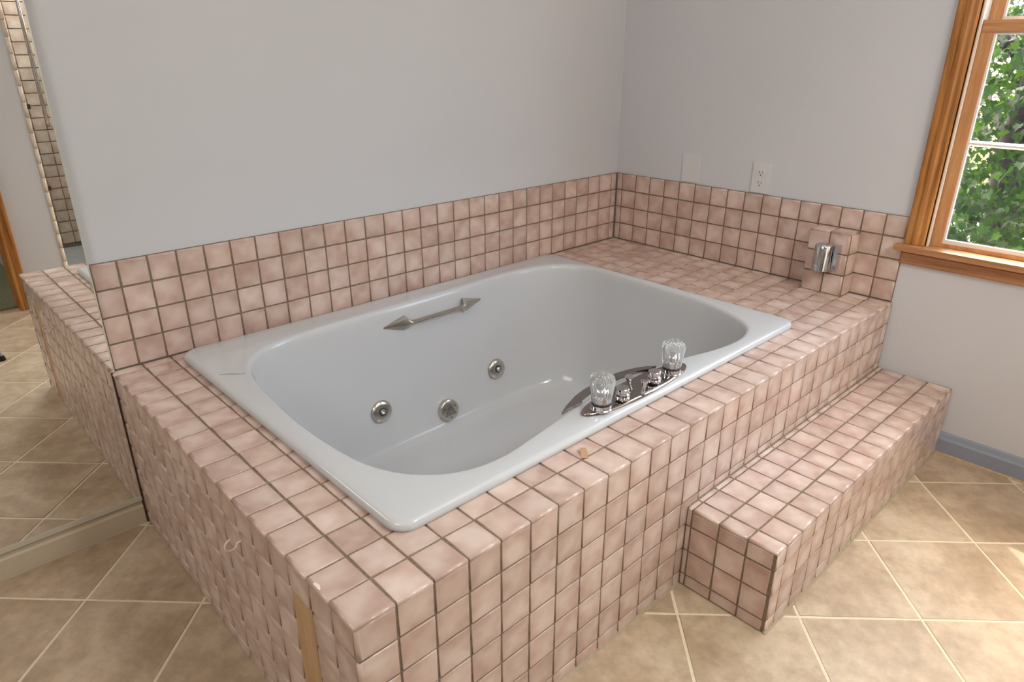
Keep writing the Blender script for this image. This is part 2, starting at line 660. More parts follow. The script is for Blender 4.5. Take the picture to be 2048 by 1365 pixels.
# moulded side casings, head casing
cp = [(0, 0.003), (-0.017, 0.003), (-0.019, -0.001), (-0.019, -0.010), (-0.015, -0.013), (-0.015, -0.017), (-0.018, -0.021), (-0.018, -0.033), (-0.015, -0.037), (-0.013, -0.040), (-0.013, -0.050), (-0.010, -0.055), (0, -0.055)]
mesh_ob('casing', prism([(XW + a, y, 0.212) for a, y in cp], (0, 0, 1.62 - 0.212)), M_WOOD_Z, win)
mesh_ob('casing', prism([(XW + a, WY0 + WY1 - y, 0.212) for a, y in cp], (0, 0, 1.62 - 0.212)), M_WOOD_Z, win)
mesh_ob('casing', prism([(XW + a, WY0 - 0.062, 1.62 + y) for a, y in cp], (0, WY1 - WY0 + 0.124, 0)), M_WOOD_Y, win)
# stool with a horned, rounded front, and the apron below
st = bmesh.new()
box(st, (2.097, WY0 - 0.085, 0.192), (2.235, 0.024, 0.211))
bmesh.ops.delete(st, geom=st.faces[:], context='FACES_ONLY')
st.clear()
xf, xb, xo = 2.098, XW, 2.235
pl = [(xf, 0.024), (xb - 0.001, 0.024), (xb - 0.001, WY1), (xo, WY1), (xo, WY0), (xb - 0.001, WY0), (xb - 0.001, WY0 - 0.085), (xf, WY0 - 0.085)]
prism([(x, y, 0.192) for x, y in pl], (0, 0, 0.019), st)
mesh_ob('stool', st, M_STOOL, win, bevel=0.004, segs=2)
ap = [(XW, 0.144), (XW - 0.012, 0.144), (XW - 0.016, 0.149), (XW - 0.016, 0.180), (XW - 0.013, 0.186), (XW - 0.016, 0.192), (XW, 0.192)]
mesh_ob('apron', prism([(x, WY0 - 0.06, z) for x, z in ap], (0, WY1 - WY0 + 0.12, 0)), M_STOOL, win)
# jambs (wood inside, pale vinyl track), head jamb
mesh_ob('jamb', B((XW, WY1 - 0.001, 0.211), (2.165, WY1 + 0.006, WZ1)), M_WOOD_Z, win)
mesh_ob('jamb', B((XW, WY0 - 0.006, 0.211), (2.165, WY0 + 0.001, WZ1)), M_WOOD_Z, win)
mesh_ob('stop_bead', B((2.150, WY1 - 0.006, 0.211), (2.160, WY1 - 0.001, WZ1)), M_VINYL, win)
mesh_ob('jamb_track', B((2.165, WY1 - 0.004, 0.211), (2.262, WY1 + 0.004, WZ1)), M_VINYL, win)
mesh_ob('jamb_track', B((2.165, WY0 - 0.004, 0.211), (2.262, WY0 + 0.004, WZ1)), M_VINYL, win)
mesh_ob('head_jamb', B((XW, WY0, WZ1 - 0.004), (2.262, WY1, WZ1 + 0.004)), M_SASH_Y, win)


def sash(name, x0, x1, z0, z1, bot, top, stile=0.034, muntin=None, y1=WY1 - 0.005, y0=WY0 + 0.005):
    s = mesh_ob(name, wall_with_hole('y', y0, y1, z0, z1, x0, x1, [(y0 + stile, y1 - stile, z0 + bot, z1 - top)]), M_SASH_Z, win, bevel=0.0015, segs=1)
    r = mesh_ob('sash_rail', B((x0 - 0.0012, y0 + 0.001, z1 - top), (x0 + 0.01, y1 - 0.001, z1 - 0.0008)), M_SASH_Y, s)
    xm = (x0 + x1) / 2
    mesh_ob('pane', B((xm - 0.002, y0 + stile - 0.004, z0 + bot - 0.004), (xm + 0.002, y1 - stile + 0.004, z1 - top + 0.004)), M_GLASS, s)
    g = 0.006
    for a, b in (((y1 - stile - g, z0 + bot), (y1 - stile, z1 - top)), ((y0 + stile, z0 + bot), (y0 + stile + g, z1 - top)), ((y0 + stile + g, z0 + bot), (y1 - stile - g, z0 + bot + 0.013)), ((y0 + stile + g, z1 - top - g), (y1 - stile - g, z1 - top))):
        mesh_ob('glazing_bead', B((x0 + 0.004, a[0], a[1]), (xm - 0.003, b[0], b[1])), M_VINYL, s)
    if muntin:
        mp = [(x0 + 0.005, muntin - 0.003), (x0 + 0.005, muntin + 0.003), (xm - 0.003, muntin + 0.0085), (xm - 0.0024, muntin + 0.0085), (xm - 0.0024, muntin - 0.0085), (xm - 0.003, muntin - 0.0085)]
        mesh_ob('muntin', prism([(x, y0 + stile, z) for x, z in mp], (0, y1 - y0 - 2 * stile, 0)), M_VINYL, s)
    return s


sash('lower_sash', 2.168, 2.204, 0.2115, 0.889, 0.012, 0.034, muntin=0.541)
sash('upper_sash', 2.212, 2.246, 0.850, WZ1 - 0.006, 0.036, 0.034, muntin=1.21)
# exterior sill
mesh_ob('outer_sill', B((2.236, WY0, 0.19), (2.33, WY1, 0.203)), M_VINYL, win)

# ------------------------------------------------------------------ doorway casing (seen in the mirror)
dr = thing('door_1', None, None, ((DX0 + DX1) / 2, YF, ZF), kind='structure')
dp = [(0, 0.0), (0.016, 0.0), (0.019, 0.006), (0.019, 0.014), (0.014, 0.019), (0.014, 0.038), (0.018, 0.043), (0.018, 0.052), (0.010, 0.058), (0, 0.058)]
mesh_ob('casing', prism([(DX1 + b, YF + a, ZF + 0.001) for a, b in dp], (0, 0, 2.1)), M_WOOD_Z, dr)
mesh_ob('casing', prism([(DX0 - b, YF + a, ZF + 0.001) for a, b in dp], (0, 0, 2.1)), M_WOOD_Z, dr)
mesh_ob('casing', prism([(DX0 - 0.058, YF + a, ZF + 2.04 + b) for a, b in dp], (DX1 - DX0 + 0.116, 0, 0)), M_WOOD_Y, dr)
mesh_ob('jamb', B((DX1 - 0.004, YF - 0.115, ZF + 0.013), (DX1 + 0.004, YF + 0.004, ZF + 2.04)), M_WOOD_Z, dr)
mesh_ob('jamb', B((DX0 - 0.004, YF - 0.115, ZF + 0.013), (DX0 + 0.004, YF + 0.004, ZF + 2.04)), M_WOOD_Z, dr)

# ------------------------------------------------------------------ shower alcove across the room (seen in the mirror)
SY = -2.30
sb = bmesh.new()
pts = [(SX0 - 0.02, YF - 0.11), (SX0 - 0.02, SY), (SX1 + 0.02, SY), (SX1 + 0.02, YF - 0.11), (SX1 + 0.10, YF - 0.11), (SX1 + 0.10, SY - 0.08), (SX0 - 0.10, SY - 0.08), (SX0 - 0.10, YF - 0.11)]
prism([(x, y, ZF) for x, y in pts], (0, 0, ZC - ZF), sb)
shw = struct('wall_shower', sb, M_GROUT)
for k in range(28):                       # back wall: the three columns that can be seen
    for c in range(5):
        x0 = SX0 + 0.05 + c * P
        lay_tile(shw, (0, SY, ZF), nX, Z, -x0 - P, -x0, 0.06 + k * P, 0.06 + (k + 1) * P)
struct('floor_shower', B((SX0 - 0.02, SY, ZF - 0.02), (SX1 + 0.02, YF - 0.11, ZF + 0.03)), plain('grey_shower_floor', srgb(150, 152, 156), 0.35, grain=0.25, gscale=30))
tr = struct('trim_2', B((SX0 - 0.006, YF - 0.11, ZF), (SX0 - 0.001, YF + 0.001, ZF + 2.1)), M_GROUT)
for k in range(27):                       # bullnose edge of the opening
    lay_tile(tr, (0, YF - 0.001, ZF), nX, Z, -SX0 - 0.002, -SX0 + 0.017, k * P, (k + 1) * P, 'lr', joint=0.003, mat=M_CREAM)
    lay_tile(tr, (SX0 - 0.006, YF, ZF), Y, Z, -0.1, -0.002, k * P, (k + 1) * P)
struct('trim_3', B((SX0, YF - 0.11, ZF), (SX1, YF, ZF + 0.11)), M_GROUT)
sd = thing('shower_door', 'clear glass shower door with a bowed chrome pull, across from the tub and seen in the mirror', 'shower door', (SX0, YF - 0.055, ZF + 0.115))
mesh_ob('glass_panel', B((SX0 + 0.014, YF - 0.058, ZF + 0.115), (SX1 - 0.012, YF - 0.05, ZF + 1.95)), M_SHOWERGLASS, sd)
for z in (0.536, 0.123):
    mesh_ob('hinge_clip', B((SX0 + 0.008, YF - 0.064, z - 0.012), (SX0 + 0.024, YF - 0.044, z + 0.012)), M_DARK, sd, bevel=0.002)
hp = [(0.445 - 0.0, YF - 0.05, 0.44), (0.437, YF - 0.018, 0.445), (0.433, YF + 0.004, 0.47), (0.431, YF + 0.012, 0.55), (0.432, YF + 0.014, 0.8), (0.431, YF + 0.012, 1.05), (0.433, YF + 0.004, 1.13), (0.437, YF - 0.018, 1.155), (0.445, YF - 0.05, 1.16)]
mesh_ob('pull_handle', tube(hp, 0.0075, 10, up=X), M_CHROME, sd, smooth=60)

# ================================================================== TUB PLATFORM
TX0, TX1, TY0, TY1 = 0.165, 1.675, 0.122, 1.197     # outside of the tub rim
deck = thing('tub_platform', 'pink tiled platform built round the white whirlpool bathtub', 'tub platform', (1.05, 0.6, ZF))
BED = 0.0065


def ring_slab(x0, x1, y0, y1, hx0, hx1, hy0, hy1, z0, z1):
    bm = bmesh.new()
    o = [(x0, y0), (x1, y0), (x1, y1), (x0, y1)]
    i = [(hx0, hy0), (hx1, hy0), (hx1, hy1), (hx0, hy1)]
    V = lambda p, z: bm.verts.new((p[0], p[1], z))
    ot, it, ob, ib = [V(p, z1) for p in o], [V(p, z1) for p in i], [V(p, z0) for p in o], [V(p, z0) for p in i]
    for k in range(4):
        m = (k + 1) % 4
        bm.faces.new((ot[k], ot[m], it[m], it[k]))
        bm.faces.new((ob[k], ob[m], ib[m], ib[k]))
        bm.faces.new((ot[k], ot[m], ob[m], ob[k]))
        bm.faces.new((it[k], it[m], ib[m], ib[k]))
    return bm


deck_top = mesh_ob('deck_top', ring_slab(0.0018, XW - 0.001, 0.0018, YW - 0.001, TX0 + 0.03, TX1 - 0.03, TY0 + 0.03, TY1 - 0.03, -0.045, -0.0018), M_GROUT, deck)
apron = mesh_ob('front_panel', B((0.0018, 0.0018, ZF), (XW - 0.001, 0.045, -0.0455)), M_GROUT, deck)
xs = [-0.006] + [k * P for k in range(1, 29)] + [28.5 * P]
ys = [-0.004] + [k * P for k in range(1, 17)] + [16.45 * P]


def tub_overlap(x0, x1, y0, y1):
    return min(x1, TX1) - max(x0, TX0), min(y1, TY1) - max(y0, TY0)


for i in range(len(xs) - 1):
    for j in range(len(ys) - 1):
        x0, x1, y0, y1 = xs[i], xs[i + 1], ys[j], ys[j + 1]
        if x0 > TX0 - 0.006 and x1 < TX1 + 0.006 and y0 > TY0 - 0.006 and y1 < TY1 + 0.006:
            continue
        if 27.5 * P - 0.01 < x0 and 1.9 * P < y0 and y1 < 4.1 * P:
            continue                                   # under the tiled post
        e = ('l' if i == 0 else '') + ('b' if j == 0 else '')
        # tiles running under the tub rim are cut where the rim begins
        m = 0.012
        if y1 > TY0 and y0 < TY1 and x0 < TX0 < x1:
            if TY0 - 0.02 < y0 and y1 < TY1 + 0.02:
                x1 = TX0 + m
        if y1 > TY0 and y0 < TY1 and x0 < TX1 < x1 and TY0 - 0.02 < y0 and y1 < TY1 + 0.02:
            x0 = TX1 - m
        if x1 > TX0 and x0 < TX1 and y0 < TY0 < y1 and TX0 - 0.005 < x0 and x1 < TX1 + 0.02:
            y1 = TY0 + m
        if x1 > TX0 and x0 < TX1 and y0 < TY1 < y1 and TX0 - 0.005 < x0 and x1 < TX1 + 0.02:
            y0 = TY1 - m
        if x1 - x0 < 0.01 or y1 - y0 < 0.008:
            continue
        lay_tile(deck_top, (0, 0, -BED), X, Y, x0, x1, y0, y1, e)

STEP_X0, STEP_Z = 12.38 * P, -3.3 * P
for i in range(len(xs) - 1):
    for k in range(7):
        z1, z0 = -k * P, max(-(k + 1) * P, ZF + 0.002)
        if k == 0:
            z1 = -0.0062
        x0, x1 = xs[i], xs[i + 1]
        if i == 0:
            x0 = -0.0035
        if x0 > STEP_X0 - 0.02 and z1 <= STEP_Z + 0.005:
            continue
        if x0 > STEP_X0 - 0.02 and z0 < STEP_Z:
            z0 = STEP_Z + 0.001
        if x0 < STEP_X0 < x1 and z1 < STEP_Z:
            x1 = STEP_X0 + 0.004
        if x1 - x0 < 0.01:
            continue
        lay_tile(apron, (0, BED, 0), X, Z, x0, x1, z0, z1, 'l' if i == 0 else '')
mesh_ob('caulk_bead', prism([(0.01, 0.003, ZF + 0.0015), (0.01, -0.006, ZF + 0.0015), (0.01, 0.003, ZF + 0.007)], (STEP_X0 - 0.012, 0, 0)), M_CAULK, deck)

chip = [(0.0021, 0.1287), (0.0062, 0.1262), (0.0074, 0.1175), (0.0050, 0.1099), (0.0015, 0.1051), (0.0009, 0.1110), (0.0008, 0.1191), (0.0002, 0.1251)]
c_ = mesh_ob('chip', prism([(x - 0.0015, y, 0.0001) for x, y in chip], (0, 0, 0.0010)), M_CREAM, deck)
c_['label'] = 'pale chip in the glaze'
# left end: a panel of its own, with a hook to pull it off and one column of tiles missing
pan = thing('access_panel', 'tiled panel closing the left end of the tub platform, with a bare wood strip', 'access panel', (0.02, 0.6, ZF))
pbk = mesh_ob('panel_board', B((0.0042, 0.0465, ZF), (0.03, YW - 0.02, -0.0455)), M_DARKGROUT, pan)
for j in range(17):
    y0 = 0.0075 if j == 0 else ys[j]
    y1 = ys[j + 1]
    for k in range(7):
        z1, z0 = (-0.0062 if k == 0 else -k * P), max(-(k + 1) * P, ZF + 0.002)
        if j == 2 and k >= 1:
            continue
        a, b = y0, y1
        if k >= 1 and j == 1:
            b = y1 - 0.001
        lay_tile(pan, (BED, 0, 0), nY, Z, -b, -a, z0, z1, 't', joint=0.0056, jitter=1.0)
mesh_ob('bare_wood', B((0.0012, 2.02 * P, ZF + 0.004), (0.0055, 2.98 * P, -1.02 * P)), M_PLY, pan)

# ------------------------------------------------------------------ backsplashes
sp = thing('backsplash', 'long four-row backsplash of pink tiles along the painted wall behind the tub', 'backsplash', (1.05, YW, 0))
mesh_ob('mortar_bed', B((0.006, 16.45 * P + 0.0018, 0.001), (28.5 * P, YW - 0.001, 4 * P - 0.002)), M_GROUT, sp)
sx = [0.006] + [(k - 0.07) * P for k in range(1, 29)] + [28.45 * P]
sx[-2] = 28.0 * P
for i in range(len(sx) - 1):
    for k in range(4):
        lay_tile(sp, (0, 16.45 * P + BED, 0), X, Z, sx[i], sx[i + 1], k * P + (0.0015 if k == 0 else 0), (k + 1) * P, 't' if k == 3 else '')
sp2 = thing('backsplash', 'shorter backsplash of pink tiles under the outlets, ending at the window casing', 'backsplash', (XW, 0.6, 0))
mesh_ob('mortar_bed', B((28.5 * P + 0.0018, 0.06 * P, 0.001), (XW - 0.0002, 16.45 * P, 4 * P - 0.002)), M_GROUT, sp2)
sy = [0.04 * P] + [(k + 0.03) * P for k in range(1, 17)] + [16.42 * P]
for j in range(len(sy) - 1):
    for k in range(4):
        if 1.9 * P < sy[j] and sy[j + 1] < 4.1 * P and k < 3:
            continue
        lay_tile(sp2, (28.5 * P + BED, 0, 0), nY, Z, -sy[j + 1], -sy[j], k * P + (0.0015 if k == 0 else 0), (k + 1) * P, ('t' if k == 3 else '') + ('r' if j == 0 else ''))

# tiled post that carries the hand-shower holder
po = thing('tiled_post', 'small square pink tiled post standing on the platform against the backsplash', 'tiled post', (28 * P, 2.97 * P, 0))
py0, py1, px0, px1 = 1.98 * P, 3.93 * P, 27.5 * P, 28.5 * P
mesh_ob('mortar_core', B((px0 + 0.0018, py0 + 0.0018, 0), (px1 + 0.006, py1 - 0.0018, 3 * P - 0.0018)), M_GROUT, po)
ym = (py0 + py1) / 2
for k in range(3):
    z0, z1 = k * P, (k + 1) * P - (0.005 if k == 2 else 0)
    lay_tile(po, (px0 + BED, 0, 0), nY, Z, -ym, -py0, z0, z1, 'r')
    lay_tile(po, (px0 + BED, 0, 0), nY, Z, -py1, -ym, z0, z1)
    lay_tile(po, (0, py0 + BED, 0), X, Z, px0 + 0.006, px1, z0, z1)
    lay_tile(po, (0, py1 - BED, 0), nX, Z, -px1, -px0 - 0.006, z0, z1)
for a, b, e in ((py0 - 0.001, ym, 'lb'), (ym, py1 + 0.001, 'l')):
    lay_tile(po, (0, 0, 3 * P - BED), X, Y, px0 - 0.001, px1, a, b, e)

hh = thing('shower_holder', 'polished chrome hand-shower holder fixed to the front of the small tiled post', 'shower holder', (2.03, 0.215, 0.14))
hm = lathe([(0.0, -0.0475), (0.026, -0.0475), (0.0285, -0.044), (0.0285, 0.040), (0.0265, 0.044), (0.020, 0.048), (0.0, 0.051)], (2.018, 0.219, 0.1405), (0.06, 0.0, 1), 28)
mesh_ob('holder_cup', hm, M_CHROME, hh, smooth=35)
bm = B((2.030, 0.173, 0.098), (px0 - 0.0005, 0.192, 0.184))
mesh_ob('mounting_bracket', bm, M_CHROME, hh, bevel=0.003)
mesh_ob('bracket_arm', B((2.030, 0.188, 0.125), (2.048, 0.215, 0.158)), M_CHROME, hh, bevel=0.002)

# ================================================================== STEP
stp = thing('tiled_step', 'low pink tiled step on the floor in front of the tub platform', 'step', (1.5, -0.12, ZF))
SF = -3.22 * P
mesh_ob('step_core', B((STEP_X0 + 0.0018, SF + 0.0018, ZF), (XW - 0.001, -0.0002, STEP_Z - 0.0018)), M_GROUT, stp)
tx = [STEP_X0 - 0.002] + [k * P for k in range(13, 29)] + [28.55 * P]
ty = [SF - 0.002, -2.22 * P, -1.22 * P, -0.22 * P, -0.001]
for i in range(len(tx) - 1):
    for j in range(4):
        lay_tile(stp, (0, 0, STEP_Z - BED), X, Y, tx[i], tx[i + 1], ty[j], ty[j + 1], ('l' if i == 0 else '') + ('b' if j == 0 else ''))
mesh_ob('joint_bead', prism([(STEP_X0 + 0.002, 0.0022, STEP_Z - 0.001), (STEP_X0 + 0.002, -0.0045, STEP_Z - 0.001), (STEP_X0 + 0.002, 0.0, STEP_Z + 0.0035), (STEP_X0 + 0.002, 0.0022, STEP_Z + 0.0045)], (XW - 0.004 - STEP_X0, 0, 0)), M_GROUT, stp)
zr = [STEP_Z - 0.006, -4 * P, -5 * P, -6 * P, ZF + 0.002]
for i in range(len(tx) - 1):
    for k in range(4):
        a = STEP_X0 if i == 0 else tx[i]
        lay_tile(stp, (0, SF + BED, 0), X, Z, a, tx[i + 1], zr[k + 1], zr[k], 'l' if i == 0 else '')
yy = [SF + 0.0075, -2.22 * P, -1.22 * P, -0.22 * P, -0.0015]
for j in range(4):
    for k in range(4):
        lay_tile(stp, (STEP_X0 + BED, 0, 0), nY, Z, -yy[j + 1], -yy[j], zr[k + 1], zr[k])
mesh_ob('caulk_bead', prism([(STEP_X0, SF + 0.003, ZF + 0.0015), (STEP_X0, SF - 0.006, ZF + 0.0015), (STEP_X0, SF + 0.003, ZF + 0.007)], (XW - 0.02 - STEP_X0, 0, 0)), M_CAULK, stp)

# ================================================================== BATHTUB
tub = thing('bathtub', 'white acrylic whirlpool bathtub sunk into the pink tiled platform', 'bathtub', ((TX0 + TX1) / 2, (TY0 + TY1) / 2, 0))
CX, CY = 0.93, 0.64


def catmull(pts, n=24):
    out = []
    L = len(pts)
    for i in range(L):
        p0, p1, p2, p3 = (Vector(pts[(i + k - 1) % L]) for k in range(4))
        for s in range(n):
            t = s / n
            out.append(0.5 * ((2 * p1) + (p2 - p0) * t + (2 * p0 - 5 * p1 + 4 * p2 - p3) * t * t + (3 * p1 - p0 - 3 * p2 + p3) * t ** 3))
    return out


def polar(poly):
    a = sorted((math.atan2(p[1] - CY, p[0] - CX) % (2 * math.pi), math.hypot(p[0] - CX, p[1] - CY)) for p in poly)

    def f(th):
        th %= 2 * math.pi
        lo, hi = 0, len(a)
        while lo < hi:
            mid = (lo + hi) // 2
            if a[mid][0] < th:
                lo = mid + 1
            else:
                hi = mid
        b = a[lo % len(a)]
        c = a[lo - 1]
        da = (b[0] - c[0]) % (2 * math.pi) or 1e-9
        t = ((th - c[0]) % (2 * math.pi)) / da
        return c[1] + (b[1] - c[1]) * t
    return f


def rrect(x0, x1, y0, y1, r, n=10):
    out = []
    for cx, cy, a0 in ((x1 - r, y1 - r, 0), (x0 + r, y1 - r, 90), (x0 + r, y0 + r, 180), (x1 - r, y0 + r, 270)):
        for k in range(n + 1):
            t = math.radians(a0 + 90 * k / n)
            out.append(Vector((cx + r * math.cos(t), cy + r * math.sin(t))))
    return out


outer0 = rrect(TX0, TX1, TY0, TY1, 0.042)
dense = []
for i, p in enumerate(outer0):
    q = outer0[(i + 1) % len(outer0)]
    m = max(1, int((q - p).length / 0.018))
    dense += [p + (q - p) * (k / m) for k in range(m)]
THETA = sorted(math.atan2(p.y - CY, p.x - CX) % (2 * math.pi) for p in dense)
# opening of the basin at the rim (front edge bows in where the taps stand)
OPEN = [(0.93, 0.222), (0.80, 0.222), (0.66, 0.203), (0.56, 0.187), (0.47, 0.175), (0.39, 0.184), (0.325, 0.216), (0.272, 0.272), (0.238, 0.350), (0.222, 0.46), (0.217, 0.60), (0.225, 0.75), (0.240, 0.88), (0.268, 0.972), (0.325, 1.042), (0.41, 1.078),
        (0.56, 1.092), (0.77, 1.098), (1.07, 1.105), (1.31, 1.112), (1.46, 1.100), (1.575, 1.053), (1.638, 0.955), (1.648, 0.80), (1.642, 0.58), (1.618, 0.40), (1.570, 0.275), (1.515, 0.205), (1.44, 0.172), (1.36, 0.166), (1.27, 0.178), (1.17, 0.203), (1.06, 0.219)]
BOT = [(0.93, 0.30), (0.70, 0.30), (0.55, 0.33), (0.46, 0.42), (0.43, 0.56), (0.43, 0.72), (0.45, 0.86), (0.52, 0.955), (0.66, 0.985), (0.93, 0.99), (1.20, 0.985), (1.36, 0.95), (1.45, 0.86), (1.48, 0.72), (1.48, 0.54), (1.45, 0.41), (1.36, 0.33), (1.18, 0.30)]
fO, fT, fB = polar(dense), polar(catmull(OPEN)), polar(catmull(BOT))
RIM = 0.0225
DEPTH = -0.468


def ring_at(fn, z):
    return [(CX + fn(t) * math.cos(t), CY + fn(t) * math.sin(t), z) for t in THETA]


tb = bmesh.new()
rs = [ring_at(lambda t: fO(t) - 0.004, 0.0012), ring_at(lambda t: fO(t) - 0.0005, 0.005), ring_at(fO, 0.011), ring_at(lambda t: fO(t) - 0.0025, 0.0175), ring_at(lambda t: fO(t) - 0.0075, 0.0212), ring_at(lambda t: fO(t) - 0.014, RIM)]
for s in (0.35, 0.7):
    rs.append(ring_at(lambda t: (fO(t) - 0.014) * (1 - s) + (fT(t) + 0.010) * s, RIM))
for e, dz in ((0.010, 0), (0.004, -0.0008), (-0.001, -0.003), (-0.005, -0.0068), (-0.008, -0.0125)):
    rs.append(ring_at(lambda t: fT(t) + e, RIM + dz))
z0 = RIM - 0.0125
for k in range(1, 27):
    d = k / 26
    d = 1 - (1 - d) ** 1.25
    ins = 0.42 * d + 0.58 * (1 - (1 - d ** 5.5) ** (1 / 5.5))
    rs.append(ring_at(lambda t: (fT(t) - 0.008) * (1 - ins) + fB(t) * ins, z0 + (DEPTH - z0) * d))
for s in (0.8, 0.55, 0.3, 0.1):
    rs.append(ring_at(lambda t: fB(t) * s, DEPTH - 0.004 * (1 - s)))
rings(tb, rs, close_start=False)
bmesh.ops.recalc_face_normals(tb, faces=tb.faces)
if tb.faces[-1].normal.z < 0:
    bmesh.ops.reverse_faces(tb, faces=tb.faces)
tub_shell = mesh_ob('tub_shell', tb, M_TUB, tub, smooth=80)


# jets, suction cover and grab handle on the back wall of the tub
def jet(c, nrm, eye, k=1.22):
    j = mesh_ob('jet', lathe([(r * k, z_) for r, z_ in ((0.0, -0.004), (0.0315, -0.004), (0.0322, 0.0), (0.031, 0.003), (0.026, 0.0065), (0.018, 0.0088), (0.0125, 0.0088), (0.0115, 0.006), (0.0, 0.0045))], c, nrm, 36), M_NICKEL, tub, smooth=40)
    c2 = Vector(c) + Vector(nrm).normalized() * 0.0045
    mesh_ob('jet_socket', lathe([(0.0, 0.0), (0.0135, 0.0), (0.013, 0.0016), (0.0, 0.0017)], c2, nrm, 24), M_BLACK, j, smooth=40)
    mesh_ob('jet_nozzle', lathe([(0.0, 0.0), (0.0098, 0.0), (0.0102, 0.004), (0.0080, 0.010), (0.0052, 0.0118), (0.0046, 0.009), (0.0, 0.008)], c2, eye, 20), M_CHROME, j, smooth=40)


jet((0.7165, 1.0535, -0.318), (0.017, -0.981, 0.19), (-0.15, -0.9, 0.35))
jet((1.2443, 1.060, -0.330), (-0.017, -0.973, 0.22), (0.1, -0.97, 0.1))
SN = Vector((0.02, -0.975, 0.22)).normalized()
SC = Vector((0.9875, 1.046, -0.408))
suc = mesh_ob('suction_cover', lathe([(0.0, -0.014), (0.0405, -0.014), (0.041, 0.012), (0.0395, 0.0165), (0.036, 0.0185), (0.0, 0.0192)], SC, SN, 40), M_NICKEL, tub, smooth=40)
su = Vector((1, 0, 0)) - SN * SN.x
su.normalize()
sv = SN.cross(su)
hb = bmesh.new()
for r in range(9):                      # the triangle of strainer holes
    for k in range(r + 1):
        q = SC + SN * 0.0188 + su * ((k - r / 2) * 0.0056) + sv * (0.0245 - r * 0.0052)
        lathe([(0.0, -0.001), (0.0018, -0.001), (0.0018, 0.0008), (0.0, 0.0008)], q, SN, 6, bm=hb)
o = mesh_ob('strainer_holes', hb, M_BLACK, suc)
o['kind'] = 'stuff'
for a, b in ((0.024, 0.011), (-0.024, 0.011), (0.0, -0.0275)):
    q = SC + SN * 0.0187 + su * a + sv * b
    mesh_ob('cover_screw', lathe([(0.0, -0.001), (0.0024, -0.001), (0.0024, 0.0008), (0.0, 0.001)], q, SN, 10), M_SLOT, suc)

gh = bmesh.new()
hy = 1.089
x0, x1, hz = 0.768, 1.190, -0.040
n = 40
rsx = []
for i in range(n + 1):
    t = i / n
    x = x0 + (x1 - x0) * t
    e = min(t, 1 - t)                   # distance from the nearer tip
    foot = max(0.0, 1 - abs(e - 0.135) / 0.135) if e < 0.27 else 0.0
    wide = 0.0055 + 0.0 * e
    if e < 0.2:
        wide = 0.0035 + 0.0215 * (e / 0.2)
    elif e < 0.235:
        wide = 0.0245 - (0.0245 - 0.0085) * ((e - 0.2) / 0.035) ** 0.6
    else:
        wide = 0.0085
    lift = 0.004 + 0.026 * min(1.0, e / 0.24) ** 1.2 + 0.004 * math.sin(math.pi * t)
    back = 0.0015 if e < 0.215 else lift - 0.010
    zc = hz
    rsx.append([(x, hy - back, zc + wide), (x, hy - lift * 0.85, zc + wide * 0.72), (x, hy - lift, zc + wide * 0.18), (x, hy - lift, zc - wide * 0.18), (x, hy - lift * 0.85, zc - wide * 0.72), (x, hy - back, zc - wide)])
rings(gh, rsx)
mesh_ob('grab_handle', gh, M_NICKEL, tub, smooth=32)
# hairline crack in the rim
ck = [(0.186, 0.968), (0.196, 0.963), (0.206, 0.957), (0.214, 0.950), (0.224, 0.941), (0.233, 0.934), (0.241, 0.930)]
ckw = [0.0004, 0.0008, 0.0012, 0.0017, 0.0012, 0.0008, 0.0003]
cb = bmesh.new()
rings(cb, [[(x, y - w, RIM - 0.0004), (x, y + w, RIM - 0.0004), (x, y + w, RIM + 0.0004), (x, y - w, RIM + 0.0004)] for (x, y), w in zip(ck, ckw)])
mesh_ob('crack', cb, M_CRACK, tub)

# ================================================================== TAPS
tap = thing('tub_faucet', 'chrome boat-shaped tub faucet with two clear acrylic knobs on the front rim', 'faucet', (0.921, 0.172, RIM))
FX, FY = 0.920, 0.172


def boat(k, z, dx=0.0):
    out = []
    for i in range(72):
        t = 2 * math.pi * i / 72
        c, s_ = math.cos(t), math.sin(t)
        out.append((FX + (0.206 - dx) * math.copysign(abs(c) ** (2 / 2.25), c), FY + (0.040 - dx) * math.copysign(abs(s_) ** (2 / 2.05), s_), z))
    return out


fp = bmesh.new()
rings(fp, [boat(1, RIM, 0.0), boat(1, RIM + 0.004, -0.0005), boat(1, RIM + 0.0068, 0.002), boat(1, RIM + 0.0085, 0.006), boat(1, RIM + 0.0088, 0.012)])
mesh_ob('faceplate', fp, M_DARKCHROME, tap, smooth=50)
spo = [(0.681, 0.2085), (0.715, 0.224), (0.762, 0.241), (0.801, 0.250), (0.850, 0.2555), (0.900, 0.2575), (0.940, 0.2555), (0.975, 0.249), (1.005, 0.240), (1.032, 0.227), (1.052, 0.211)]
spi = [(1.020, 0.2125), (1.004, 0.219), (0.985, 0.2275), (0.957, 0.234), (0.920, 0.2365), (0.880, 0.2370), (0.840, 0.2355), (0.805, 0.2315), (0.772, 0.224), (0.757, 0.2125), (0.720, 0.2120)]
nspo = spo + spi
mesh_ob('spout', prism([(x, y, RIM + 0.0003) for x, y in nspo], (0, 0, 0.0085)), M_DARKCHROME, tap, bevel=0.0008, segs=1)
ZP = RIM + 0.0086
